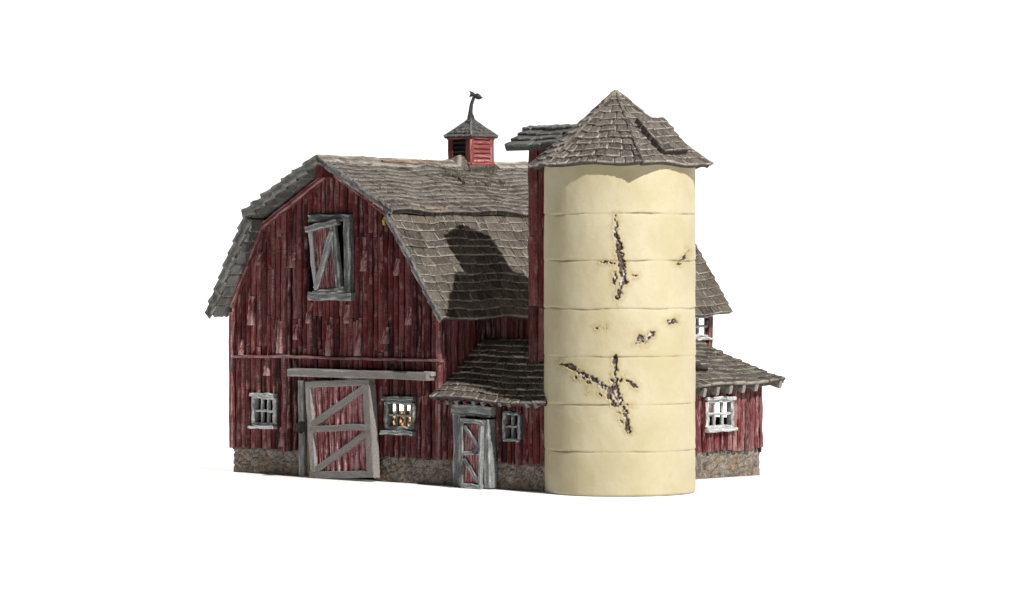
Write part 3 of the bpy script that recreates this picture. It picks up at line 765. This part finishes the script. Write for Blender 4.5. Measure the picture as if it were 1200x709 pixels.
# ================================================================== THE SILO
SC = P(2.28, .64, 0); SR = .864
silo = thing('silo', 'cracked cream cylindrical silo with a shingle cap, standing against the red barn', 'silo', SC)
ZB, ZT = .0, 3.735
def zpix(y, d=40.15): return CZ-(y-HY)/FOC*d
rings_px = [250.5, 305.5, 362, 418.5, 474.5, 530]
ringz = [zpix(y) for y in rings_px]
NA, NZ = 640, 430
th = np.linspace(0, 2*np.pi, NA, endpoint=False); zz = np.linspace(ZB, ZT, NZ)
T, Zg = np.meshgrid(th, zz, indexing='xy')       # (NZ,NA)
cx_, sy_ = np.sin(T), -np.cos(T)                 # T=0 faces the camera side (-Y)
rad = np.full(T.shape, SR)+.010*(fbm(cx_*1.4, sy_*1.4, Zg*1.2, 3, 3)-.5)*2+.004*(fbm(cx_*7, sy_*7, Zg*7, 9, 3)-.5)*2
crease = np.zeros(T.shape)
for i, rz in enumerate(ringz):
    zl = rz+.018*(fbm(cx_*2.2, sy_*2.2, i*5.1, 20+i, 4)-.5)*2-.010*sy_*0
    d = Zg-zl
    g = np.clip(vn(cx_*4, sy_*4, i*3.3, 33)*1.3-.05, .15, 1)
    rad -= .013*np.exp(-(d/.011)**2)*g
    rad += .007*np.exp(-np.clip(d, 0, 9)/.05)*(d > 0)*g - .003*np.exp(-np.clip(-d, 0, 9)/.09)*(d < 0)
    crease = np.maximum(crease, np.exp(-((d+.002)/.012)**2)*g)
rad -= .03*np.clip(1-Zg/.03, 0, 1)**2
crease = np.maximum(crease, .5*np.clip(1-Zg/.07, 0, 1)*fbm(cx_*5, sy_*5, Zg*9, 71, 3)*1.3)
X = SC.x+SR*cx_; Y = SC.y+SR*sy_
dd = D0+Y; px = CX+X/dd*FOC; py = HY+(CZ-Zg)/dd*FOC
front = sy_ < -.05
# where the plaster has broken away (surveyed on the silo's face)
cracks = [([(721, 252), (722, 259), (723, 267)], 1.6), ([(721, 269), (724, 283), (727, 300)], 5.2), ([(726, 296), (729, 316), (732, 330)], 6.0), ([(721, 318), (720, 332)], 2.6), ([(730, 326), (726, 342), (724, 350)], 4.6), ([(704, 307.5), (722, 308.5)], 1.2),
          ([(795, 308), (802, 302), (806, 295)], 3.0), ([(783, 377), (792, 376)], 3.4), ([(699, 383.5), (702, 383)], 1.6), ([(705, 382.6), (710, 383)], 1.6),
          ([(748, 401), (754, 396), (760, 396), (764, 392)], 4.6), ([(750, 392), (758, 402)], 3.0), ([(766, 389), (768, 388)], 1.2),
          ([(656, 426), (666, 428), (676, 433)], 3.2), ([(680, 436), (692, 443), (704, 451)], 4.6), ([(700, 448), (712, 456), (722, 462)], 5.2), ([(682, 443), (692, 449)], 2.6),
          ([(721, 419), (721, 434), (720, 446)], 3.4), ([(720, 446), (720, 458), (727, 470)], 6.2), ([(714, 463), (720, 474), (727, 474)], 4.0), ([(727, 470), (732, 480), (734, 492), (737, 505)], 4.2), ([(725, 483), (727, 484)], 2.2),
          ([(735, 446), (741, 450), (746, 454)], 2.8), ([(717, 474.5), (742, 474.5)], 1.8), ([(727, 447), (731, 440)], 2.2), ([(673, 441), (675, 442)], 1.), ([(688, 457), (689, 460)], 1.), ([(702, 460), (704, 464)], 1.6), ([(727, 492), (734, 500)], 2.6), ([(740, 322), (747, 324)], 1.3)]
dist = np.full(T.shape, -9.0)
for pl, w in cracks:
    for (x0, y0), (x1, y1) in zip(pl, pl[1:]):
        vx, vy = x1-x0, y1-y0
        t = np.clip(((px-x0)*vx+(py-y0)*vy)/(vx*vx+vy*vy), 0, 1)
        d = np.hypot(px-x0-t*vx, (py-y0-t*vy))
        dist = np.maximum(dist, w*.68-d)
nz1 = fbm(px/4.2, py/4.2, 0, 50, 4)-.5; nz2 = fbm(px/1.9, py/1.9, 0, 60, 3)-.5
nz3 = fbm(px/3.4+.5*py/3.4, py/3.4-.5*px/3.4, 7, 66, 3)-.5
m_ = dist+nz1*7+nz2*4+.1
m_[~front] = -9
chip = np.clip(m_/1.1, 0, 1)*np.clip(dist/1.5+1.6, 0, 1)
halo = np.clip((dist+9+nz1*9)/12, 0, 1)*front
rdg = np.abs(fbm(px/6, py/9, 3, 81, 4)-.5)
edge_r = chip*(1-np.roll(chip, -2, 1)); edge_t = chip*(1-np.roll(chip, 3, 0))  # painted shade on chip rims, mainly the right wall hidden from the key
core = np.clip(np.maximum(np.clip((.045-rdg)/.02, 0, 1), edge_r*1.1+edge_t*.5), 0, 1)*chip
lite = np.clip(.30+(fbm(px/3.4, py/4.6, 9, 91, 3)-.5)*3.4, 0, 1)
rad += -.016*chip-.018*core+.016*lite*chip + .006*np.clip(1-np.abs(m_+.9), 0, 1)*front
Xw = SC.x+rad*cx_; Yw = SC.y+rad*sy_
mb = MB()
mb.v = [tuple(q) for q in np.stack([Xw, Yw, Zg], -1).reshape(-1, 3)]
mb.tint = list(crease.ravel()); mb.wear = list(chip.ravel())
mb.tc = [tuple(q) for q in np.stack([halo, core, lite], -1).reshape(-1, 3)]
ia = np.arange(NA); ib = (ia+1) % NA
for j in range(NZ-1):
    mb.f += [(int(j*NA+a), int(j*NA+c), int((j+1)*NA+c), int((j+1)*NA+a)) for a, c in zip(ia, ib)]
mb.f.append(tuple(range((NZ-1)*NA, NZ*NA)))
mb.build('wall', M['cream'], silo, smooth=True)

# six-sided cap
RR = 1.085; ze = 3.735
apex = V((SC.x-.045, SC.y, 4.575))
angs = [math.radians(-48+60*k) for k in range(6)]
vert = [V((SC.x+RR*math.sin(t), SC.y-RR*math.cos(t), ze+.012*math.sin(k*2.1))) for k, t in enumerate(angs)]
mb = MB()
for k in range(6):
    j = (k+1) % 6
    shingle_facet(mb, apex.lerp(vert[k], .03), apex.lerp(vert[j], .03), vert[k], vert[j], 11, sw=.15, th=.028, seed=70+k, bend=lambda u, v: ZX*(-.018*math.sin(math.pi*v)+.012*math.sin(u*9+v*4+k)*v), pale=.1, deck=.045, rag=.5)
    d = vert[k]-apex; nn = d.cross(ZX).cross(d).normalized()
    for i in range(8):
        a_, c_ = i/8, min(1, (i+1.25)/8)
        bar(mb, apex.lerp(vert[k], a_)+nn*(.012-.018*math.sin(math.pi*a_)), apex.lerp(vert[k], c_)+nn*(.022-.018*math.sin(math.pi*c_)), nn, .035, -.01, .016, segs=3, jit=.008, tint=.4+R.uniform(-.2, .3), wear=.05, ew=.4, ch=.014)
tube(mb, [apex-ZX*.05, apex+ZX*.0, apex+ZX*.025], [.085, .06, .02], 9, .6, .4)
cap_o = mb.build('cap_roof', M['shinglepale'], silo)
# the slab hatch lying on the right front facet
k = 1
e0, e1 = vert[1], vert[2]
fn = (e1-e0).cross(apex-(e0+e1)/2).normalized()
if fn.z < 0: fn = -fn
def fpt(x, y):                                # survey point on the facet plane
    dirv = V(((x-CX)/FOC, 1, -(y-HY)/FOC)); cam = V((0, -D0, CZ))
    t = (e0-cam).dot(fn)/dirv.dot(fn); return cam+dirv*t
hq = [fpt(743, 144), fpt(775, 143.5), fpt(804, 181.5), fpt(775, 184)]
up_ = fn*.075
mb = MB()
shingle_facet(mb, hq[0]+up_, hq[1]+up_, hq[3]+up_, hq[2]+up_, 5, sw=.16, th=.028, seed=90, deck=.068, pale=.05)
mb.build('hatch', M['shinglepale'], cap_o, label='thick shingled hatch lying on the cap')

# chute: a narrow red plank shaft between the barn roof and the silo
c0a, c1a, c0b, c1b = 1.025, 1.62, .42, .88
mb = MB()
plank_wall(mb, lambda a, z: P(a, c0b, z), NB, c0a, c1a, lambda a: 1.36, lambda a: 4.02, pw=.13, seed=15, joints=(2.1, 2.9, 3.4), jit=.012)
plank_wall(mb, lambda b, z: P(c0a, b, z), -AX, c0b, c1b, lambda b: 1.4, lambda b: 4.0+.25*(1-abs(b-.65)/.23)*.8, pw=.13, seed=16)
plank_wall(mb, lambda a, z: P(a, c1b, z), BX, c0a, c1a, lambda a: 1.4, lambda a: 4.02, pw=.13, seed=17)
chute = mb.build('chute', M['red'], silo, label='narrow dark red plank shaft beside the silo')
mb = MB()
rb = .65
ra0, ra1 = .80, 2.0
shingle_facet(mb, P(ra0, rb, 4.225), P(ra1, rb, 4.225), P(ra0-.03, .28, 3.965), P(ra1, .28, 3.965), 4, sw=.2, th=.042, seed=95, rag=.6)
shingle_facet(mb, P(ra1, rb, 4.225), P(ra0, rb, 4.225), P(ra1, 1.02, 3.965), P(ra0-.03, 1.02, 3.965), 4, sw=.2, th=.042, seed=96, rag=.6)
mb.build('chute_roof', M['shinglegrey'], chute)

# ================================================================== setting: white sweep of the photographer's table
def sweep():
    me = MB(); prof = []
    for y in np.linspace(-60, 14, 38): prof.append((y, 0.))
    Rr = 7.0
    for t in np.linspace(0, math.pi/2, 20)[1:]: prof.append((14+Rr*math.sin(t), Rr*(1-math.cos(t))))
    for z in (10, 14): prof.append((21, z))
    ids = [[me.vert((x, y, z)) for x in np.linspace(-40, 40, 11)] for y, z in prof]
    for a, c in zip(ids, ids[1:]):
        for i in range(10): me.face(a[i], a[i+1], c[i+1], c[i])
    return me
m, nt, b = mat('white_fill_glow_paper'); M['paper'] = m
b.inputs['Base Color'].default_value = (.9, .9, .9, 1); b.inputs['Roughness'].default_value = .9; b.inputs['Specular IOR Level'].default_value = 0
b.inputs['Emission Color'].default_value = (1, 1, 1, 1); b.inputs['Emission Strength'].default_value = .05  # faint glow added to keep the ground white, not a real source
bd = sweep().build('ground', M['paper'], None, at=(0, 0, 0), smooth=True)
bd['kind'] = 'structure'

# ------------------------------------------------------------------ light
def lamp(name, typ, loc, target, energy, **k):
    l = bpy.data.lights.new(name, typ); l.energy = energy
    for a, v in k.items(): setattr(l, a, v)
    o = bpy.data.objects.new(name, l); COL.objects.link(o); o.location = loc
    o.rotation_euler = (V(target)-V(loc)).to_track_quat('-Z', 'Y').to_euler(); return o
AZ, EL, DK = math.radians(34.5), math.radians(42), 60
sd_ = V((math.sin(AZ)*math.cos(EL), -math.cos(AZ)*math.cos(EL), math.sin(EL)))
KEY = 1.62
lamp('key_lamp', 'SPOT', V((1, 1, 1.5))+sd_*DK, (1, 1, 1.5), KEY*4*math.pi**2*DK**2, spot_size=math.radians(70), spot_blend=.3, shadow_soft_size=.42, color=(1, .975, .94))
lamp('shadow_fill_lamp', 'AREA', (-4, 15, 11.5), (-3, 1, 0), 3600, shape='RECTANGLE', size=14, size_y=3, color=(1, 1, 1))  # added lamp out of view, fills the barn's shadow on the ground
w = bpy.data.worlds.new('World'); scene.world = w; w.use_nodes = True
bg = w.node_tree.nodes['Background']; bg.inputs[0].default_value = (.9, .95, 1, 1); bg.inputs[1].default_value = .03

# ------------------------------------------------------------------ camera
cd = bpy.data.cameras.new('camera'); co = bpy.data.objects.new('camera', cd); COL.objects.link(co)
co.location = (0, -D0, CZ); co.rotation_euler = (math.pi/2, 0, 0)
cd.sensor_width = 36; cd.lens = FOC/1200*36; cd.shift_y = -(354.5-HY)/1200; cd.clip_end = 400
scene.camera = co
scene.view_settings.view_transform = 'Standard'; scene.view_settings.look = 'None'
scene.view_settings.exposure = 0; scene.view_settings.gamma = 1
